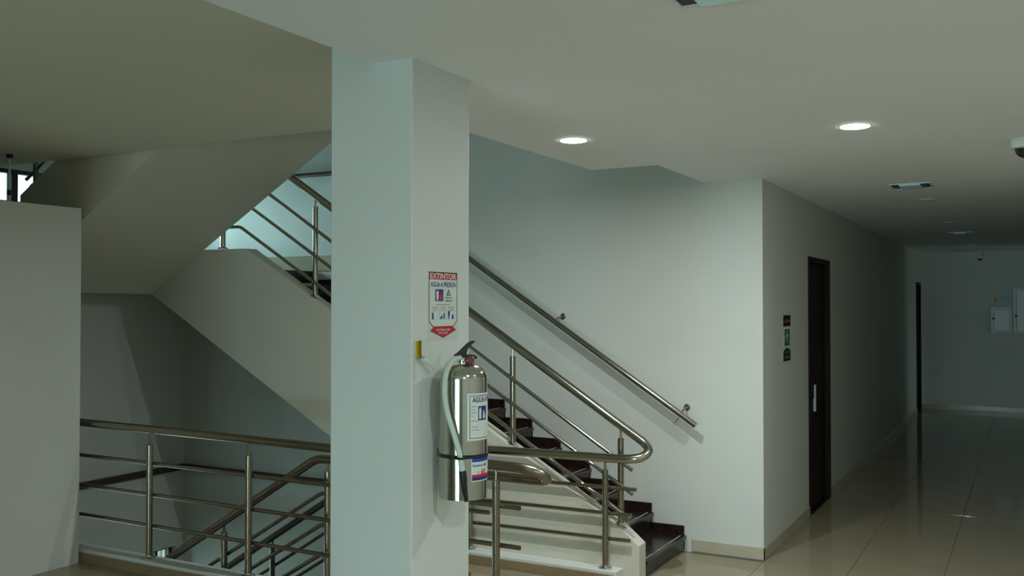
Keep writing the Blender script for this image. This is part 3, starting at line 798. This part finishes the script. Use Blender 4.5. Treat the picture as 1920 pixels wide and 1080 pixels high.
dome(-0.004, 6.14, CZ, 1.0, 'white dome camera with dark dome on the ceiling at the right edge')
dome(-0.755, 18.6, CZ, 0.62, 'small dome camera hanging from the ceiling at the corridor end', 0.10)
det = thing('smoke_detector', 'small pale smoke detector on the corridor ceiling near the end wall', 'smoke detector', (-0.80, 16.6, CZ))
lathe('base', [(0.055, -0.012), (0.06, 0)], (-0.80, 16.6, CZ), 'white_plastic', det, 24)
lathe('sensor', [(0.03, -0.04), (0.045, -0.03), (0.05, -0.012)], (-0.80, 16.6, CZ), 'white_plastic', det, 24)

# ================================================================== END WALL: CABINETS, WARNING SIGN
def cabinet(x0, x1, z0, z1, label, latch_z):
    g = thing('electrical_cabinet', label, 'cabinet', ((x0 + x1) / 2, YE, z0))
    box('body', x0, x1, YE - 0.03, YE - .001, z0, z1, 'cabinet', g, bev=0.012)
    d = box('door', x0 + 0.055, x1 - 0.035, YE - 0.042, YE - 0.031, z0 + 0.035, z1 - 0.04, 'cabinet', g, bev=0.004)
    box('gap', x0 + 0.047, x1 - 0.028, YE - 0.0315, YE - 0.0302, z0 + 0.028, z1 - 0.033, 'grey_print', g)
    h_ = boxes('latch', [(x0 + 0.02, x0 + 0.075, YE - 0.058, YE - 0.043, latch_z - 0.012, latch_z + 0.012), (x0 + 0.035, x0 + 0.055, YE - 0.058, YE - 0.043, latch_z - 0.035, latch_z + 0.012)], 'black', None, bev=0.002)
    h_.parent = g; h_.matrix_parent_inverse = Matrix.Translation(-Vector(g.location))
    for zz in (z0 + 0.08, z1 - 0.09):
        lathe('screw', [(0.007, -0.002), (0.007, 0.004)], (0, 0, 0), 'black', g, 10).data.transform(Matrix.Translation((x1 - 0.06, YE - 0.043, zz)) @ Matrix.Rotation(R(90), 4, 'X'))
    return g
cabinet(-0.608, -0.276, 1.402, 1.853, 'smaller pale electrical cabinet under the yellow warning sign on the end wall', 1.655)
cabinet(-0.253, 0.36, 1.384, 2.191, 'larger pale electrical cabinet at the right edge of the photo, on the end wall', 1.70)
ws = thing('warning_sign', 'small sign with yellow warning triangle above the smaller electrical cabinet', 'sign', (-0.45, YE, 2.0))
box('plate', -0.592, -0.303, YE - 0.003, YE - .0005, 1.938, 2.071, 'lightblue', ws)
fe = lambda u, v, l: (-0.592 + u, YE - 0.0034 - 0.0006 * l, 1.938 + v)
Flat(fe).poly([(0.01, 0.008), (0.12, 0.008), (0.065, 0.112)], 0).build('triangle', 'yellow', ws)
Flat(fe).text('!', 0.065, 0.02, 0.09, 0.03).build('exclamation_mark', 'black_print', ws)
Flat(fe).rect(0.135, 0.275, 0.02, 0.118, 0).build('text_field', 'teal', ws)
Flat(fe).text('RIESGO', 0.205, 0.080, 0.03, 0.01, 0.11, 1).text('ELECTRICO', 0.205, 0.035, 0.03, 0.01, 0.125, 1).build('lettering', 'paper', ws)
